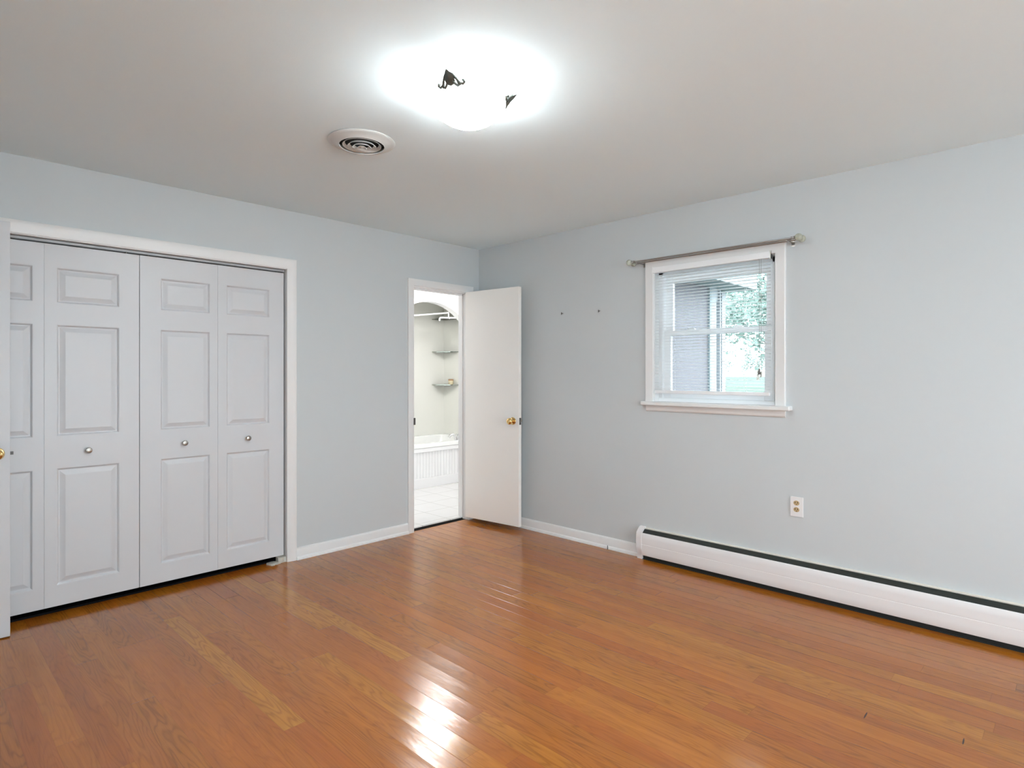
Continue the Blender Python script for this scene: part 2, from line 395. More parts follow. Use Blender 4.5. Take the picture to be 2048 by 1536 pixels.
sr.box(-.24, -.17, Y1 + .1, Y2, .5, H).box(-.24, BX1 + .1, Y2, Y2 + .1, 0, H)
struct(sr.build('wall_alcove', M['surround']), 'cream tub surround wall inside the arched alcove', 'wall')
struct(MB().box(BX1 - .012, BX1 - .0005, Y1 + .1, Y2, .515, H - .001).build('wall_surround', M['surround']), 'cream end panel of the tub surround', 'wall')

# ------------------------------------------------------------------ casings, jambs, baseboards
def casing(P, u0, u1, z0, z1, prof, name, mt, sill_z=None):
    """mitred three sided casing; P(u, d, z) maps to the world; prof = [(w, d)] across from the inner edge"""
    bm = MB().bm; n = len(prof)
    def ring(side):
        r = []
        for wv, d in prof:
            if side == 0: q = (u0 - wv, d, z0)
            if side == 1: q = (u0 - wv, d, z1 + wv)
            if side == 2: q = (u1 + wv, d, z1 + wv)
            if side == 3: q = (u1 + wv, d, z0)
            r.append(bm.verts.new(P(*q)))
        return r
    R = [ring(k) for k in range(4)]
    for a, b_ in zip(R, R[1:]):
        for k in range(n): bm.faces.new([a[k], a[(k + 1) % n], b_[(k + 1) % n], b_[k]])
    bm.faces.new(R[0]); bm.faces.new(R[3][::-1])
    m_ = MB(); m_.bm.free(); m_.bm = bm
    return m_
PA = lambda u, d, z: (u, -d, z)            # on the left wall
PBw = lambda u, d, z: (-d, u, z)           # on the right wall
colonial = [(0, 0), (0, .008), (.006, .010), (.022, .011), (.034, .0145), (.046, .018), (.060, .0185), (.066, .015), (.066, 0)]
flat = [(0, 0), (0, .013), (.004, .016), (.050, .018), (.057, .015), (.057, 0)]
c = casing(PA, CL - .006, CR - .006 + .0, 0, CH, colonial, 'trim_1', M['trim'])
t1 = struct(c.build('trim_1', M['trim'], smooth=True), 'white moulded casing framing the closet opening', 'trim')
j = MB().box(CL, CL + .006, 0, T, 0, CH).box(CR - .004, CR, .0, T, .0, CH).box(CL, CR, 0, T, CH - .005, CH)
jo = j.build('closet_jamb', M['trim'], t1)
c = casing(PA, DL + .003, DR - .003, 0, DH - .003, flat, 'trim_2', M['trim'])
t2 = struct(c.build('trim_2', M['trim'], smooth=True), 'white casing framing the bathroom doorway', 'trim')
j = MB().box(DL, DL + .012, 0, T, .0, DH).box(DR - .012, DR, 0, T, .0, DH).box(DL, DR, 0, T, DH - .012, DH)
j.box(DL + .012, DL + .024, .05, .085, .02, DH - .012).box(DR - .024, DR - .012, .05, .085, .02, DH - .012).box(DL, DR, .05, .085, DH - .024, DH - .012)
j.build('door_jamb', M['trim'], t2)
MB().box(DL - .004, DL + .0135, -.0185, .03, .885, .942).build('strike_plate', M['iron'], t2, label='dark steel strike plate')

def baseboard(name, axis, a, b, label, side=-1):
    # profile (distance from wall, z)
    pr = [(.0, 0), (.024, 0), (.024, .010), (.020, .020), (.0135, .024), (.0125, .070), (.009, .080), (.003, .085), (0, .085)]
    m_ = MB()
    if axis == 'x': m_.prism([(-d, z) for d, z in pr], 'x', a, b)
    else:
        n = len(pr); va = [m_.bm.verts.new((-d, a, z)) for d, z in pr]; vb = [m_.bm.verts.new((-d, b, z)) for d, z in pr]
        for k in range(n): m_.bm.faces.new([va[k], va[(k + 1) % n], vb[(k + 1) % n], vb[k]])
        m_.bm.faces.new(va[::-1]); m_.bm.faces.new(vb)
    return struct(m_.build(name, M['trim'], smooth=True), label, 'baseboard')
baseboard('baseboard_left', 'x', CR - .006 + .066, DL + .003 - .057, 'white baseboard between the closet and the bathroom doorway')
baseboard('baseboard_corner', 'x', DR - .003 + .057, -.0, 'short white baseboard at the corner behind the open bathroom door')
baseboard('baseboard_right', 'y', -1.712, -.001, 'white baseboard from the corner to the heater')

# ------------------------------------------------------------------ closet folding doors
PZ = [(.157, .791), (.965, 1.572), (1.69, 1.882)]
def panel_mesh(x0, x1, a, b, y=.03, th=.033, z0=.044, z1=2.006):
    m_ = MB(); P = lambda x, d, z: (x, y + d, z)
    xs = [x0, a, b, x1]; zs = [z0]
    for p, q in PZ: zs += [p, q]
    zs.append(z1)
    for i in range(3):
        for k in range(len(zs) - 1):
            if i == 1 and k % 2 == 1:
                u0, u1, v0, v1 = xs[1], xs[2], zs[k], zs[k + 1]
                rings = [(0, 0), (.003, .001), (.010, .0115), (.015, .0115), (.037, .0025), (.040, .0015)]
                R = [[P(u0 + s, d, v0 + s), P(u1 - s, d, v0 + s), P(u1 - s, d, v1 - s), P(u0 + s, d, v1 - s)] for s, d in rings]
                vs = sum(R, []); fs = []
                for r in range(len(R) - 1):
                    for e in range(4): fs.append((r * 4 + e, r * 4 + (e + 1) % 4, r * 4 + 4 + (e + 1) % 4, r * 4 + 4 + e))
                fs.append(tuple(len(vs) - 4 + e for e in range(4)))
                m_.poly(vs, fs)
            else:
                m_.poly([P(xs[i], 0, zs[k]), P(xs[i + 1], 0, zs[k]), P(xs[i + 1], 0, zs[k + 1]), P(xs[i], 0, zs[k + 1])], [(0, 1, 2, 3)])
    m_.poly([P(x0, 0, z0), P(x1, 0, z0), P(x1, 0, z1), P(x0, 0, z1), P(x0, th, z0), P(x1, th, z0), P(x1, th, z1), P(x0, th, z1)],
            [(4, 7, 6, 5), (0, 4, 5, 1), (1, 5, 6, 2), (2, 6, 7, 3), (3, 7, 4, 0)])
    bmesh.ops.remove_doubles(m_.bm, verts=m_.bm.verts, dist=1e-6)
    return m_
KNOB = [(0, 0), (.008, 0), (.0065, .004), (.006, .012), (.009, .016), (.0155, .021), (.0165, .025), (.0145, .029), (.007, .0315), (0, .032)]
def knob(x, z, parent, y=.0295):
    return MB().lathe(KNOB, 24, Matrix.Translation((x, y, z)) @ rot_z_to((0, -1, 0))).build('knob', M['nickel'], parent, smooth=True)
def bifold(name, left, right, label):
    t = thing(name, label, 'door', ((left[0] + right[1]) / 2, .045, .044), kind='structure', group='folding closet door pairs')
    for (x0, x1, a, b_, kx) in (left, right):
        p = panel_mesh(x0, x1, a, b_).build('door_panel', M['door'], t)
        knob(kx, .878, p)
    return t
p1 = (-3.592, -3.1502, -3.488, -3.197, -3.34); p2 = (-3.1493, -2.7045, -3.096, -2.804, -2.955)
p3 = (-2.7010, -2.2631, -2.592, -2.309, -2.462); p4 = (-2.2620, -1.826, -2.209, -1.924, -2.075)
d3 = bifold('door_3', p1, p2, 'white six panel folding closet door pair behind the open entry door')
d4 = bifold('door_4', p3, p4, 'white six panel folding closet door pair nearest the bathroom doorway')
d3['group'] = d4['group'] = 'folding closet doors'
# track
tr = thing('closet_door_track', 'grey metal sliding track above the white folding closet doors', 'track', (-2.7, .045, CH - .005))
tb = MB(); tb.box(CL + .01, CR - .006, .034, .037, 2.016, CH - .006).box(CL + .01, CR - .006, .060, .063, 2.016, CH - .006).box(CL + .01, CR - .006, .034, .063, CH - .008, CH - .0055)
tb.build('channel', M['track'], tr)
for x in (-2.768, -2.655): MB().lathe([(0, 0), (.004, 0), (.004, .012), (.006, .013), (.006, .018), (0, .018)], 12, Matrix.Translation((x, .046, 2.006))).build('roller_pin', M['nickel'], tr, smooth=True)

# torn patch at the closet jamb
pp = thing('plaster_patch', 'broken cream plaster scraps beside the closet jamb on the oak floor', 'debris', (-1.87, .02, 0))
def slab(outline, z0, z1, jit=.002):
    m_ = MB(); n = len(outline)
    lo = [m_.bm.verts.new((x, y, z0)) for x, y in outline]; hi = [m_.bm.verts.new((x + random.uniform(-jit, jit), y + random.uniform(-jit, jit), z1 + random.uniform(-jit, jit))) for x, y in outline]
    for k in range(n): m_.bm.faces.new([lo[k], lo[(k + 1) % n], hi[(k + 1) % n], hi[k]])
    m_.bm.faces.new(lo[::-1]); m_.bm.faces.new(hi); return m_
slab([(-1.945, .035), (-1.93, -.012), (-1.915, -.018), (-1.902, -.008), (-1.884, -.013), (-1.876, .0), (-1.862, -.004), (-1.852, .02), (-1.858, .05), (-1.9, .062), (-1.935, .055)], 0, .007).build('flat_scrap', M['plaster'], pp)
slab([(-1.872, .012), (-1.85, .004), (-1.832, .010), (-1.817, .004), (-1.8162, .06), (-1.84, .062), (-1.87, .055)], 0, .038).build('thick_scrap', M['plaster'], pp)

# ------------------------------------------------------------------ doors
def knob_brass(base, direction, parent, mt=None):
    prof = [(0, 0), (.031, 0), (.032, .003), (.029, .008), (.016, .011), (.0115, .014), (.0105, .026), (.014, .032), (.023, .038), (.0275, .046), (.027, .054), (.022, .060), (.012, .063), (.009, .0615), (0, .0615)]
    return MB().lathe(prof, 32, Matrix.Translation(base) @ rot_z_to(direction)).build('door_knob', mt or M['brass'], parent, smooth=True, label='polished brass door knob')
def hinge(p, parent):
    h = MB(); h.tube([p, (p[0], p[1], p[2] + .09)], .005, 10)
    return h.build('hinge', M['iron'], parent, smooth=True)
# bathroom door, open against the right wall
P0 = Vector((-.187, -.024, 0)); P1 = Vector((-.120, -.615, 0)); dv = (P1 - P0).normalized(); nv = Vector((-dv.y, dv.x, 0))
if nv.x < 0: nv = -nv     # towards the right wall
def leaf(A, Bp, nrm, th, z0, z1):
    m_ = MB(); a, b_, c_, d_ = A, Bp, Bp + nrm * th, A + nrm * th
    up = Vector((0, 0, 1)); vs = [q + up * z0 for q in (a, b_, c_, d_)] + [q + up * z1 for q in (a, b_, c_, d_)]
    m_.poly(vs, [(3, 2, 1, 0), (4, 5, 6, 7), (0, 1, 5, 4), (1, 2, 6, 5), (2, 3, 7, 6), (3, 0, 4, 7)]); return m_
d1 = thing('door_1', 'cream flush bathroom door standing open near the room corner', 'door', (P0.x, P0.y, .035), kind='structure')
lf = leaf(P0, P1, nv, .035, .035, 2.03).build('door_leaf', M['flatdoor'], d1, bevel=.002)
kb = P1 - dv * .062 - nv * .0
knob_brass(kb + Vector((0, 0, .912)), -nv, d1)
knob_brass(kb + nv * .035 + Vector((0, 0, .912)), nv, d1)
pl = leaf(P1 + nv * .006 + dv * .0, P1 + nv * .006 + dv * .0012, nv, .023, .882, .940)
lp = pl.build('latch_plate', M['iron'], d1, label='dark steel latch plate on the door edge')
q = P1 + nv * .0175
MB().box(q.x - .006, q.x + .006, q.y - .010, q.y, .904, .918).build('latch_bolt', M['nickel'], d1)
for z in (.25, 1.05, 1.75): hinge((DR - .014, -.026, z), d1)
# entry door at the left edge
d2 = thing('door_2', 'white entry door edge standing open at the left border of the view', 'door', (-4.07, -.10, .008), kind='structure')
A = Vector((-4.075, -.085, 0)); Bp = Vector((-3.309, -.158, 0)); d_ = (Bp - A).normalized(); n_ = Vector((-d_.y, d_.x, 0))
if n_.y < 0: n_ = -n_
leaf(A, Bp, n_, .035, .006, 2.058).build('door_leaf', M['door'], d2, bevel=.002)
kk = Bp - d_ * .052
knob_brass(kk + Vector((0, 0, .912)), -n_, d2); knob_brass(kk + n_ * .035 + Vector((0, 0, .912)), n_, d2)
q = Bp + n_ * .0175
MB().box(q.x, q.x + .012, q.y - .006, q.y + .006, .903, .918).build('latch_bolt', M['iron'], d2)
for z in (.25, 1.05, 1.75): hinge((-4.078, -.075, z), d2)

# ------------------------------------------------------------------ window in the right wall
W1 = thing('window_1', 'small white double hung window in the right wall above the heater', 'window', (0, (WY0 + WY1) / 2, WZ0), kind='structure')
c = casing(PBw, WY0, WY1, 1.112, 2.033, [(0, 0), (0, .012), (.004, .017), (.014, .0165), (.050, .019), (.058, .020), (.062, .017), (.062, 0)], '', M['trim'])
c.build('casing', M['trim'], W1, smooth=True)
jb = MB(); jb.box(0.0, .13, WY0, WY0 + .004, 1.112, 2.033).box(.0, .13, WY1 - .004, WY1, 1.112, 2.033).box(.0, .13, WY0, WY1, 2.029, 2.034)
jb.build('jamb_liner', M['trim'], W1)
MB().box(-.058, .06, -2.738, -1.731, 1.086, 1.112).build('window_stool', M['trim'], W1, bevel=.006, seg=3)
m_ = MB(); pr = [(0, 1.0855), (.017, 1.0855), (.017, 1.060), (.013, 1.048), (.006, 1.043), (0, 1.043)]
va = [m_.bm.verts.new((-d, -2.70, z)) for d, z in pr]; vb = [m_.bm.verts.new((-d, -1.752, z)) for d, z in pr]
for k in range(6): m_.bm.faces.new([va[k], va[(k + 1) % 6], vb[(k + 1) % 6], vb[k]])
m_.bm.faces.new(va[::-1]); m_.bm.faces.new(vb)
m_.build('window_apron', M['trim'], W1, smooth=True)
# vinyl frame
fr = MB(); a, b_ = WY0 + .004, WY1 - .004
fr.box(.055, .128, a, a + .035, 1.112, 2.029).box(.055, .128, b_ - .035, b_, 1.112, 2.029).box(.055, .128, a, b_, 1.995, 2.029).box(.05, .128, a, b_, 1.105, 1.137)
fr.box(.049, .055, a + .02, a + .032, 1.137, 1.995).box(.049, .055, b_ - .032, b_ - .02, 1.137, 1.995)
fr.build('window_frame', M['vinyl'], W1, bevel=.002)
def sash(x0, x1, z0, z1, bot, top, name):
    m_ = MB(); a, b_ = WY0 + .039, WY1 - .039; s = .052
    m_.box(x0, x1, a, a + s, z0, z1).box(x0, x1, b_ - s, b_, z0, z1).box(x0, x1, a + s, b_ - s, z0, z0 + bot).box(x0, x1, a + s, b_ - s, z1 - top, z1)
    o = m_.build(name, M['vinyl'], W1, bevel=.0025)
    xm = (x0 + x1) / 2
    MB().box(xm - .002, xm + .002, a + s - .004, b_ - s + .004, z0 + bot - .004, z1 - top + .004).build('pane', M['glass'], o)
    return o
sash(.064, .090, 1.137, 1.607, .045, .037, 'lower_sash')
sash(.094, .120, 1.572, 1.995, .037, .055, 'upper_sash')
for y in (-2.052, -2.381):
    l = MB(); l.box(.066, .086, y - .028, y + .028, 1.607, 1.613); l.tube([(.076, y - .02, 1.616), (.070, y + .022, 1.619)], .0045, 8)
    l.build('sash_lock', M['vinyl'], W1)
# venetian blind: hangs from the casing, its own thing
BL = thing('venetian_blind', 'white horizontal mini blind with open slats hanging in the small window', 'blind', (-.002, (WY0 + WY1) / 2, 2.05))
by0, by1 = -2.612, -1.822
MB().box(-.030, .008, by0 - .004, by1 + .010, 2.008, 2.048).build('headrail', M['slat'], BL, bevel=.002)
MB().box(-.031, .009, by0 - .009, by0 - .0045, 2.004, 2.052).build('end_bracket', M['nickel'], BL, label='grey metal end bracket')
MB().box(-.031, .009, by1 + .0105, by1 + .0115, 2.004, 2.052).build('end_bracket', M['slat'], BL)
n_s = 40; zt, zb_ = 1.99, 1.205
slat0 = None
for k in range(n_s):
    z = zt + (zb_ - zt) * k / (n_s - 1)
    if slat0 is None:
        m_ = MB(); hw = .0125; seg = 6
        top = [(-hw + 2 * hw * i / seg, .0022 * (1 - (2 * i / seg - 1) ** 2)) for i in range(seg + 1)]
        pts = top + [(x, zz - .0005) for x, zz in reversed(top)]
        va = [m_.bm.verts.new((x - .011, by0, zz)) for x, zz in pts]; vb = [m_.bm.verts.new((x - .011, by1, zz)) for x, zz in pts]
        for i in range(len(pts)): m_.bm.faces.new([va[i], va[(i + 1) % len(pts)], vb[(i + 1) % len(pts)], vb[i]])
        m_.bm.faces.new(va[::-1]); m_.bm.faces.new(vb)
        slat0 = m_.build('slat', M['slat'], BL, smooth=True); s_ = slat0
        base = slat0.location.copy()
    else:
        s_ = slat0.copy(); C.objects.link(s_)
    s_.location = base + Vector((0, 0, z))
MB().box(-.024, .002, by0 + .001, by1 - .001, 1.170, 1.192).build('bottom_rail', M['slat'], BL, bevel=.003)
for y in (-1.968, -2.46):
    m_ = MB()
    for x in (-.0242, .0022): m_.tube([(x, y, 2.01), (x, y, 1.185)], .0007, 5)
    m_.build('ladder_cord', M['slat'], BL)
m_ = MB(); m_.tube([(-.034, -2.556, 2.008), (-.034, -2.556, 1.335)], .0011, 6); m_.tube([(-.034, -2.566, 2.008), (-.034, -2.568, 1.322)], .0011, 6)
m_.build('lift_cord', M['nickel'], BL)
for y, z, k in ((-2.556, 1.300, 'iron'), (-2.568, 1.284, 'nickel')):
    MB().lathe([(0, .038), (.003, .038), (.0045, .030), (.0085, .004), (.0085, 0), (0, 0)], 14, Matrix.Translation((-.034, y, z))).build('cord_tassel', M[k], BL, smooth=True)

# curtain rod: two telescoping rods on shared brackets with glass ball finials
RD = thing('curtain_rod', 'double brushed nickel curtain rod with glass ball ends above the window', 'curtain rod', (-.0, -2.24, 2.088))
for x, r, r2, br in ((-.108, .0062, .0050, -2.30), (-.052, .0062, .0050, -2.10)):
    m_ = MB(); m_.tube([(x, -1.715, 2.090), (x, br, 2.090)], r2, 14); m_.tube([(x, br, 2.090), (x, -2.765, 2.089)], r, 14)
    m_.build('rod', M['nickel'], RD, smooth=True)
    for y, s in ((-1.715, 1), (-2.765, -1)):
        prof = [(0, 0), (.009, 0), (.009, .006), (.0065, .008), (.0065, .013), (.010, .016), (.010, .021), (.006, .024), (0, .024)]
        col = MB().lathe(prof, 20, Matrix.Translation((x, y, 2.090)) @ rot_z_to((0, s, 0))).build('finial_collar', M['nickel'], RD, smooth=True)
        MB().sphere((x, y + s * .042, 2.090), .021, n=24).build('glass_ball', M['crystal'], col, smooth=True)
for y in (-1.735, -2.742):
    m_ = MB(); m_.box(-.003, -.0002, y - .009, y + .009, 2.062, 2.112)
    m_.box(-.112, -.002, y - .003, y + .003, 2.079, 2.0835)
    for x in (-.108, -.052):
        for a in range(8):
            a0 = PI + PI * a / 8; a1 = PI + PI * (a + 1) / 8
            m_.tube([(x + .0082 * math.cos(a0), y, 2.090 + .0082 * math.sin(a0)), (x + .0082 * math.cos(a1), y, 2.090 + .0082 * math.sin(a1))], .0018, 6)
    m_.build('bracket', M['nickel'], RD)

# ------------------------------------------------------------------ baseboard heater
HT = thing('baseboard_heater', 'long white hydronic baseboard heater along the right wall under the window', 'heater', (0, -3.0, 0))
HY0, HY1 = -4.45, -1.745
def ext_y(pr, y0, y1, name, mt, parent, smooth=True):
    m_ = MB(); n = len(pr)
    va = [m_.bm.verts.new((-d, y0, z)) for d, z in pr]; vb = [m_.bm.verts.new((-d, y1, z)) for d, z in pr]
    for k in range(n): m_.bm.faces.new([va[k], va[(k + 1) % n], vb[(k + 1) % n], vb[k]])
    m_.bm.faces.new(va[::-1]); m_.bm.faces.new(vb)
    return m_.build(name, mt, parent, smooth=smooth)
ext_y([(0.0005, .0), (.003, .0), (.003, .207), (.020, .2095), (.020, .213), (0.0005, .215)], HY0, HY1, 'back_plate', M['heater_lip'], HT)
ext_y([(.016, .205), (.024, .205), (.056, .180), (.052, .174), (.018, .196)], HY0, HY1, 'damper', M['fin'], HT)
ext_y([(.052, .185), (.057, .187), (.0605, .183), (.0625, .150), (.0627, .112), (.0612, .111), (.0612, .107), (.0627, .106), (.0627, .070), (.0615, .036), (.059, .031), (.057, .031), (.059, .056), (.0600, .078), (.059, .150), (.056, .178)], HY0, HY1, 'front_panel', M['heater'], HT)
m_ = MB(); m_.tube([(-.02, HY0, .09), (-.02, HY1, .09)], .011, 12)
for k in range(90): 
    y = HY0 + .03 + k * (HY1 - HY0 - .06) / 89; m_.box(-.034, -.006, y - .0006, y + .0006, .055, .125)
m_.build('fin_element', M['fin'], HT)
MB().box(-.048, -.003, HY0, HY1, 0.0003, .004).box(-.040, -.036, HY0, HY1, 0.0003, .17).build('toe_shade', M['dark'], HT)  # black strips put the shade of the toe gap into colour
ext_y([(0.0005, 0), (.050, 0), (.052, .010), (.050, .040), (.062, .060), (.0665, .085), (.0665, .150), (.062, .186), (.042, .205), (.020, .221), (0.0005, .221)], HY1, HY1 + .042, 'end_cap', M['heater'], HT)

# ------------------------------------------------------------------ electrical outlet
OT = thing('electrical_outlet', 'white duplex outlet plate with tan sockets on the right wall', 'outlet', (0, -2.762, .518))
MB().box(-.0055, -.0003, -2.799, -2.726, .460, .577).build('cover_plate', M['plate'], OT, bevel=.0025, seg=3)
for z in (.541, .502):
    rc = MB().lathe([(0, 0), (.0165, 0), (.017, .0012), (.016, .0022), (0, .0022)], 28, Matrix.Translation((-.0052, -2.762, z)) @ rot_z_to((-1, 0, 0)) @ Matrix.Diagonal((1, .86, 1, 1))).build('receptacle', M['ivory'], OT, smooth=True)
    m_ = MB(); m_.box(-.0080, -.0070, -2.7705, -2.7675, z - .002, z + .008).box(-.0080, -.0070, -2.7565, -2.7535, z - .002, z + .007)
    m_.sphere((-.0072, -2.762, z - .0085), .0027, (.3, 1, 1), 10); m_.build('slots', M['dark'], rc)
MB().lathe([(0, 0), (.003, 0), (.0024, .0012), (0, .0015)], 14, Matrix.Translation((-.0055, -2.762, .5215)) @ rot_z_to((-1, 0, 0))).build('screw', M['plate'], OT, smooth=True)

# wall nails and the small stub on the baseboard
for y, z, lab in ((-.986, 1.788, 'small dark nail in the right wall, nearer the room corner'), (-1.346, 1.781, 'small dark nail in the right wall, nearer the window')):
    m_ = MB(); m_.tube([(.01, y, z + .004), (-.012, y, z - .002), (-.020, y, z - .006)], .0022, 8); m_.tube([(-.018, y, z + .007), (-.021, y, z - .011)], [.0036, .0030], 8)
    tag(m_.build('nail', M['iron'], smooth=True), lab, 'nail', 'nails left in the right wall')
m_ = MB(); m_.tube([(-.028, -1.435, .0005), (-.028, -1.435, .014), (-.027, -1.434, .026), (-.027, -1.433, .030)], [.0042, .0036, .003, .0022], 10)
tag(m_.build('cable_stub', M['iron'], smooth=True), 'short dark cable stub standing at the white baseboard beside the heater', 'cable')
# crumbs in the threshold gap
cr_ = [(-.59, .022, 'plaster crumb in the threshold gap, nearest the left jamb'), (-.50, .026, 'plaster crumb in the middle of the threshold gap'), (-.30, .020, 'plaster crumb in the threshold gap beside the row of fine crumbs'), (-.155, -.030, 'pale crumb under the hinge edge of the bathroom door')]
for i, (x, y, lab) in enumerate(cr_):
    m_ = MB(); z0 = -.034 if y > .016 else 0
    bmesh.ops.create_icosphere(m_.bm, subdivisions=1, radius=.0075 if y < .016 else .013, matrix=Matrix.Translation((x, y, z0 + (.0055 if y < .016 else .0095))) @ Matrix.Diagonal((1.1, .8, .75, 1)))
    for v in m_.bm.verts: v.co += Vector([random.uniform(-.0015, .0015) for _ in range(3)]); v.co.z = max(v.co.z, z0 + .0002)
    tag(m_.build('plaster_crumb', M['plaster']), lab, 'debris', 'plaster crumbs in the doorway')
m_ = MB()
for k in range(40):
    x = random.uniform(-.30, -.20); y = random.uniform(.018, .032); s = random.uniform(.0012, .003)
    bmesh.ops.create_icosphere(m_.bm, subdivisions=1, radius=s, matrix=Matrix.Translation((x, y, -.034 + s * .8)))
tag(m_.build('plaster_dust', M['plaster']), 'row of fine pale crumbs along the threshold gap near the open door', 'debris', kind='stuff')

# ------------------------------------------------------------------ ceiling light
LX, LY = -2.128, -2.231; RZ = 2.395; RR = .150
LT = thing('ceiling_light', 'flush ceiling light with glowing alabaster glass bowl and three scroll clips', 'lamp', (LX, LY, H))
MB().lathe([(0, H - .0005), (.085, H - .0005), (.086, H - .006), (.080, H - .022), (.02, H - .028), (0, H - .028)], 40, Matrix.Translation((LX, LY, 0))).build('ceiling_pan', M['pan'], LT, smooth=True)
bp = [(RR, RZ), (RR + .002, RZ - .004), (RR, RZ - .009), (RR - .002, RZ - .022), (.146, RZ - .036), (.138, RZ - .050), (.122, RZ - .066), (.100, RZ - .082), (.074, RZ - .096), (.046, RZ - .107), (.020, RZ - .113), (0, RZ - .115)]
inner = [(r * .965 if r > 0 else 0, z + .005) for r, z in bp[3:][::-1]] + [(RR - .010, RZ - .008), (RR - .006, RZ)]
bo = MB().lathe(bp + inner, 56, Matrix.Translation((LX, LY, 0))).build('glass_bowl', M['bowl'], LT, smooth=True)
for ang in (203, 320, 97):
    a = math.radians(ang); er = Vector((math.cos(a), math.sin(a), 0)); et = Vector((-math.sin(a), math.cos(a), 0)); c0 = Vector((LX, LY, RZ))
    def Q(t, r, z): return c0 + et * t + er * (RR + r - t * t / (2 * RR)) + Vector((0, 0, z))
    m_ = MB()
    # arm to the pan
    m_.tube([Vector((LX, LY, H - .012)) + er * .078, Q(0, -.03, .030), Q(0, .012, .026), Q(0, .020, .014)], .0035, 8)
    # leaf shaped shield
    prof = [(0, .034), (.012, .022), (.019, .006), (.020, -.006), (.012, -.016), (0, -.022), (-.012, -.016), (-.020, -.006), (-.019, .006), (-.012, .022)]
    fv = [m_.bm.verts.new(Q(t, .020 - abs(t) * .25 + z * .75, z * .8)) for t, z in prof]; bv = [m_.bm.verts.new(Q(t, .015 - abs(t) * .25 + z * .75, z * .8)) for t, z in prof]
    n = len(prof); ctr = m_.bm.verts.new(Q(0, .028, .004))
    for k in range(n):
        m_.bm.faces.new([fv[k], fv[(k + 1) % n], ctr]); m_.bm.faces.new([fv[k], bv[k], bv[(k + 1) % n], fv[(k + 1) % n]])
    m_.bm.faces.new(bv)
    for s in (1, -1):
        big = [(0, .026), (.016, .018), (.026, .002), (.034, -.014), (.046, -.018), (.054, -.010), (.051, -.003), (.046, -.006)]
        m_.tube([Q(s * t, .012 + z * .6, z * .8) for t, z in big], [.0050, .0052, .0054, .0054, .0054, .0052, .005, .0072], 8)
        sm = [(.010, -.004), (.018, -.016), (.026, -.024), (.034, -.020), (.032, -.012), (.027, -.014)]
        m_.tube([Q(s * t, .012 + z * .6, z * .8) for t, z in sm], [.0048, .005, .005, .005, .005, .0068], 8)
    m_.build('scroll_clip', M['darkmetal'], LT, label='antique pewter scroll clip')
for dx, dy in ((.05, .02), (-.05, -.02)):
    lamp('ceiling_bulb', 'POINT', (LX + dx, LY + dy, 2.365), 3.2, (.90, .96, 1), .04)

# ------------------------------------------------------------------ round ceiling diffuser
VX, VY = -2.122, -1.447
VT = thing('ceiling_vent', 'round white ceiling air diffuser with concentric rings', 'vent', (VX, VY, H))
mt_ = Matrix.Translation((VX, VY, 0))
MB().lathe([(.158, H - .0005), (.160, H - .003), (.157, H - .007), (.145, H - .010), (.128, H - .014), (.112, H - .022), (.108, H - .024), (.106, H - .021), (.112, H - .010), (.120, H - .0005)], 56, mt_).build('flange', M['vent'], VT, smooth=True)
for r, z in ((.090, .019), (.066, .024), (.043, .028), (.021, .031)):
    MB().lathe([(r - .009, H - z + .009), (r, H - z), (r + .003, H - z - .002), (r + .002, H - z - .0035), (r - .001, H - z - .002), (r - .010, H - z + .008)], 48, mt_).build('cone_ring', M['vent'], VT, smooth=True)
MB().lathe([(0, H - .034), (.007, H - .033), (.009, H - .029), (0, H - .026)], 24, mt_).build('centre_button', M['vent'], VT, smooth=True)
MB().lathe([(0, H - .0008), (.119, H - .0008), (.119, H - .0018), (0, H - .0018)], 40, mt_).build('throat_shade', M['dark'], VT)  # flat black disc stands in for the shade up the duct
MB().box(VX - .105, VX + .105, VY - .002, VY + .002, H - .012, H - .004).build('cross_bar', M['fin'], VT)

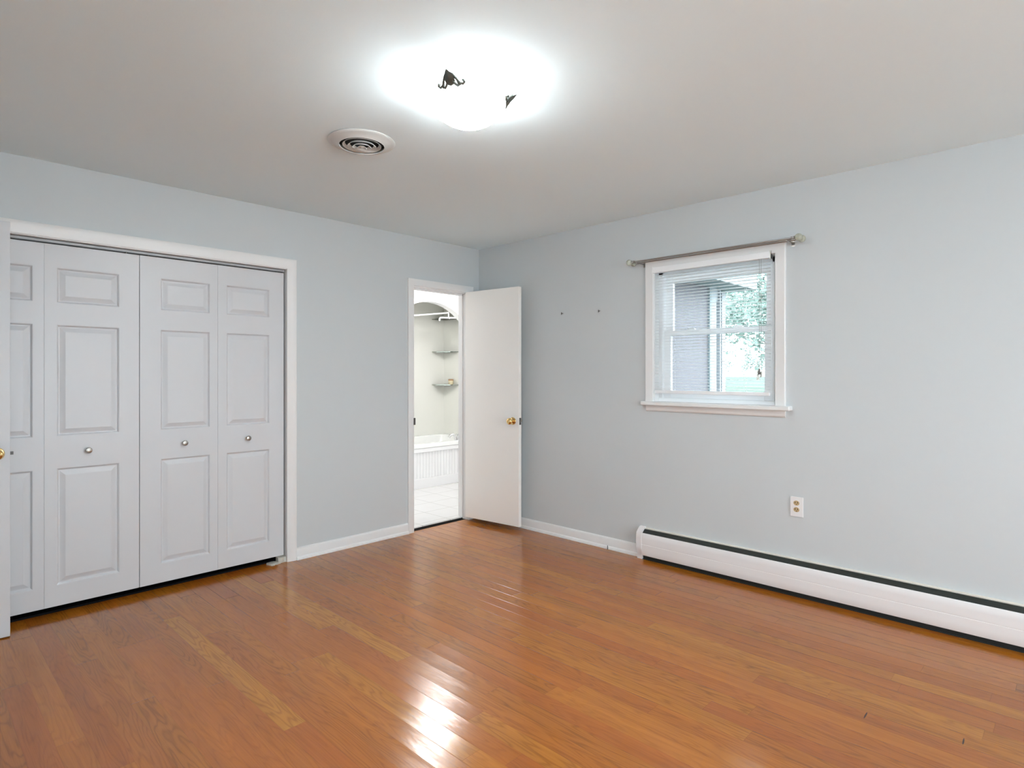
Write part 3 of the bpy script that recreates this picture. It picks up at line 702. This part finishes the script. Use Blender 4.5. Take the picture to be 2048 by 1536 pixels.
# ------------------------------------------------------------------ bathtub and bathroom things
TB = thing('bathtub', 'white alcove bathtub with beadboard skirt under the arch', 'bathtub', (.6, 1.75, .02))
sk = MB(); x = -.17
sk.box(-.17, BX1 - .0005, Y1 + .008, Y1 + .03, .02, .49)
while x < BX1 - .05:
    sk.box(x + .002, x + .040, Y1 + .003, Y1 + .010, .13, .425); x += .0425
sk.build('beadboard_skirt', M['bathwall'], TB, bevel=.001)
MB().box(-.17, BX1 - .0005, Y1 - .010, Y1 + .012, .02, .128).build('skirt_base', M['bathwall'], TB, bevel=.003)
MB().box(-.17, BX1 - .0005, Y1 - .012, Y1 + .012, .422, .468).build('skirt_rail', M['bathwall'], TB, bevel=.004)
def tub():
    m_ = MB(); x0, x1, y0, y1 = -.17, BX1 - .013, Y1 - .014, Y2 - .001; zt = .515
    def rr(ix, iy, rad, z, n=6):
        xa, xb, ya, yb = x0 + ix, x1 - ix, y0 + iy, y1 - iy; out = []
        for cx, cy, a0 in ((xb - rad, yb - rad, 0), (xa + rad, yb - rad, PI / 2), (xa + rad, ya + rad, PI), (xb - rad, ya + rad, 1.5 * PI)):
            for k in range(n + 1): a = a0 + PI / 2 * k / n; out.append((cx + rad * math.cos(a), cy + rad * math.sin(a), z))
        return out
    R = [rr(0, 0, .004, .470), rr(0, 0, .004, zt - .006), rr(.005, .005, .004, zt), rr(.09, .075, .12, zt), rr(.10, .085, .12, zt - .012), rr(.14, .13, .12, .20), rr(.22, .19, .10, .14)]
    vs = [[m_.bm.verts.new(p) for p in r] for r in R]; n = len(R[0])
    for a, b_ in zip(vs, vs[1:]):
        for k in range(n): m_.bm.faces.new([a[k], a[(k + 1) % n], b_[(k + 1) % n], b_[k]])
    m_.bm.faces.new(vs[-1]); return m_.build('tub_basin', M['tub'], TB, smooth=True)
tub()
# filler on the deck
FX, FY = .985, Y1 + .05
FC = thing('tub_faucet', 'chrome tub filler standing on the front rim of the tub', 'faucet', (FX, FY, .515))
MB().lathe([(0, 0), (.030, 0), (.030, .006), (.022, .012), (.020, .055), (.026, .062), (.034, .066), (.034, .074), (0, .078)], 28, Matrix.Translation((FX, FY, .5152))).build('handle', M['chrome'], FC, smooth=True)
MB().tube([(FX - .035, FY + .012, .515), (FX - .040, FY + .012, .55), (FX - .058, FY + .02, .585), (FX - .085, FY + .035, .575), (FX - .105, FY + .045, .545)], [.018, .017, .016, .015, .014], 16).build('spout', M['chrome'], FC, smooth=True)

def corner_shelf(z, name, lab):
    m_ = MB(); cx, cy = BX1 - .0125, Y2 - .0005
    out = [(cx, cy), (cx - .20, cy)] + [(cx - .20 + .02, cy - .02)] + [(cx - .20 * math.cos(a) , cy - .30 * math.sin(a)) for a in [PI / 2 * k / 10 for k in range(2, 10)]] + [(cx, cy - .32)]
    m_.prism([(x, y) for x, y in out], 'z', z - .004, z + .004)
    return tag(m_.build(name, M['shelfglass']), lab, 'shelf', 'glass corner shelves')
corner_shelf(1.163, 'glass_shelf', 'lowest glass corner shelf, holding the candle')
corner_shelf(1.592, 'glass_shelf', 'middle glass corner shelf above the candle')
corner_shelf(2.018, 'glass_shelf', 'top glass corner shelf under the arch')
CX, CY = 1.318, 1.955
CN = thing('candle_jar', 'small cream candle jar with brown rim on the lowest glass shelf', 'candle', (CX, CY, 1.1672))
MB().lathe([(0, 0), (.030, 0), (.033, .004), (.033, .052), (.0, .052)], 28, Matrix.Translation((CX, CY, 1.1672))).build('jar', M['candlewax'], CN, smooth=True)
MB().lathe([(0, .052), (.0335, .052), (.0335, .068), (.031, .070), (0, .070)], 28, Matrix.Translation((CX, CY, 1.1672))).build('lid', M['candlelid'], CN, smooth=True)
# shower curtain rod and shower arm
SR = thing('shower_curtain_rod', 'thin white shower rod and elbow bracket across the arched tub alcove', 'curtain rod', (.6, Y1 + .14, 2.0))
ry = Y1 + .11
m_ = MB(); m_.tube([(-.169, ry, 1.895), (.885, ry, 2.035)], .009, 14); m_.build('rod', M['pan'], SR, smooth=True)
m_ = MB(); m_.tube([(.885, ry, 2.045), (.888, ry, 1.972)], .008, 12); m_.tube([(BX1 - .0125, ry, 2.0), (.80, ry, 1.972), (.762, ry, 1.968), (.750, ry, 1.958), (.748, ry, 1.93)], .010, 12)
m_.build('elbow_bracket', M['pan'], SR, smooth=True)
MB().lathe([(0, 0), (.030, 0), (.030, .006), (.014, .014), (.0135, .03), (0, .03)], 24, Matrix.Translation((BX1 - .0125, ry, 2.0)) @ rot_z_to((-1, 0, 0))).build('flange', M['pan'], SR, smooth=True)
# bathroom ceiling fixture
BF = thing('bathroom_ceiling_light', 'plain round white light on the bathroom ceiling', 'lamp', (.1, .75, H))
MB().lathe([(0, H - .0005), (.07, H - .0005), (.07, H - .03), (.05, H - .035), (.0, H - .035)], 32, Matrix.Translation((.1, .75, 0))).build('base', M['pan'], BF, smooth=True)

# ------------------------------------------------------------------ outside
EY = -1.45
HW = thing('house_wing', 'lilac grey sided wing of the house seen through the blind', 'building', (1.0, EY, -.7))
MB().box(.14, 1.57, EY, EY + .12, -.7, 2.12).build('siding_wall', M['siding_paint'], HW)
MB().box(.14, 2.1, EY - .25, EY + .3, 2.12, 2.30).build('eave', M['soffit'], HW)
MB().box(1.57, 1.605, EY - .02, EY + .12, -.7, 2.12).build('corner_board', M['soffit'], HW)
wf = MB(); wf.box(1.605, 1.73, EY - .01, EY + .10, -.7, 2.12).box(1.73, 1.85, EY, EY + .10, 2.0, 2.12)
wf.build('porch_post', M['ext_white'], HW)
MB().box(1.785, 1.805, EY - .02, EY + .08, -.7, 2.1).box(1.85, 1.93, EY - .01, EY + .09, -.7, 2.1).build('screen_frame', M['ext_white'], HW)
GP = [(.14, -.7), (3, -.6), (20, .75), (60, 1.0)]
def ground(x):
    for (a, za), (b, zb) in zip(GP, GP[1:]):
        if a <= x <= b: return za + (zb - za) * (x - a) / (b - a)
m_ = MB(); m_.prism([(GP[0][0], -1.2)] + GP + [(60, -1.2)], 'y', -20, 40) 
struct(m_.build('lawn', M['lawn']), 'pale green lawn rising away outside the small window', 'ground')
struct(MB().box(-25, .13, -40, YB - T - .02, -.75, -.2).box(-25, XW - T - .02, YB - T - .02, 3, -.75, -.2).build('reflector', M['bounce']), 'pale concrete patio added unseen outside the back windows to light the ceiling', 'ground')  # unseen pale ground added to bounce daylight up to the ceiling
def tree(x, y, h, r, n, lab, squash=.8):
    z0 = ground(x)
    t = thing('tree', lab, 'tree', (x, y, z0), 'trees outside the window')
    rnd = random.Random(int(x * 10 + y * 7))
    top = z0 + h
    MB().tube([(x, y, z0), (x + .05, y, z0 + h * .4), (x - .03, y + .05, top - r * .4)], [.11, .08, .03], 10).build('trunk', M['bark'], t, smooth=True)
    m_ = MB()
    cl_ = [(x + rnd.uniform(-r, r) * .75, y + rnd.uniform(-r, r) * .75, top - r * squash + rnd.uniform(-r, r) * .6 * squash) for _ in range(14)]
    for k in range(n):
        c = rnd.choice(cl_); p = Vector(c) + Vector([rnd.gauss(0, r * .2) for _ in range(3)])
        a = Vector([rnd.uniform(-1, 1) for _ in range(3)]).normalized(); b2 = a.orthogonal().normalized(); s = rnd.uniform(.05, .10)
        q_ = [p + a * s, p + b2 * s * .55, p - a * s, p - b2 * s * .55]
        m_.bm.faces.new([m_.bm.verts.new(v) for v in q_])
    m_.build('foliage', M['leaf'], t)
tree(9.0, .2, 4.2, 1.7, 3400, 'taller leafy tree seen at the right of the window', squash=.7)
tree(15.5, 5.2, 5.0, 2.4, 5000, 'farther leafy tree behind the house wing', squash=.7)
tree(40.0, 13.2, 1.9, 1.15, 1500, 'low bush at the lawn edge seen through the lower sash', squash=.6)
tree(40.0, 16.4, 1.9, 1.15, 1600, 'farther low bush beside the house wing', squash=.6)
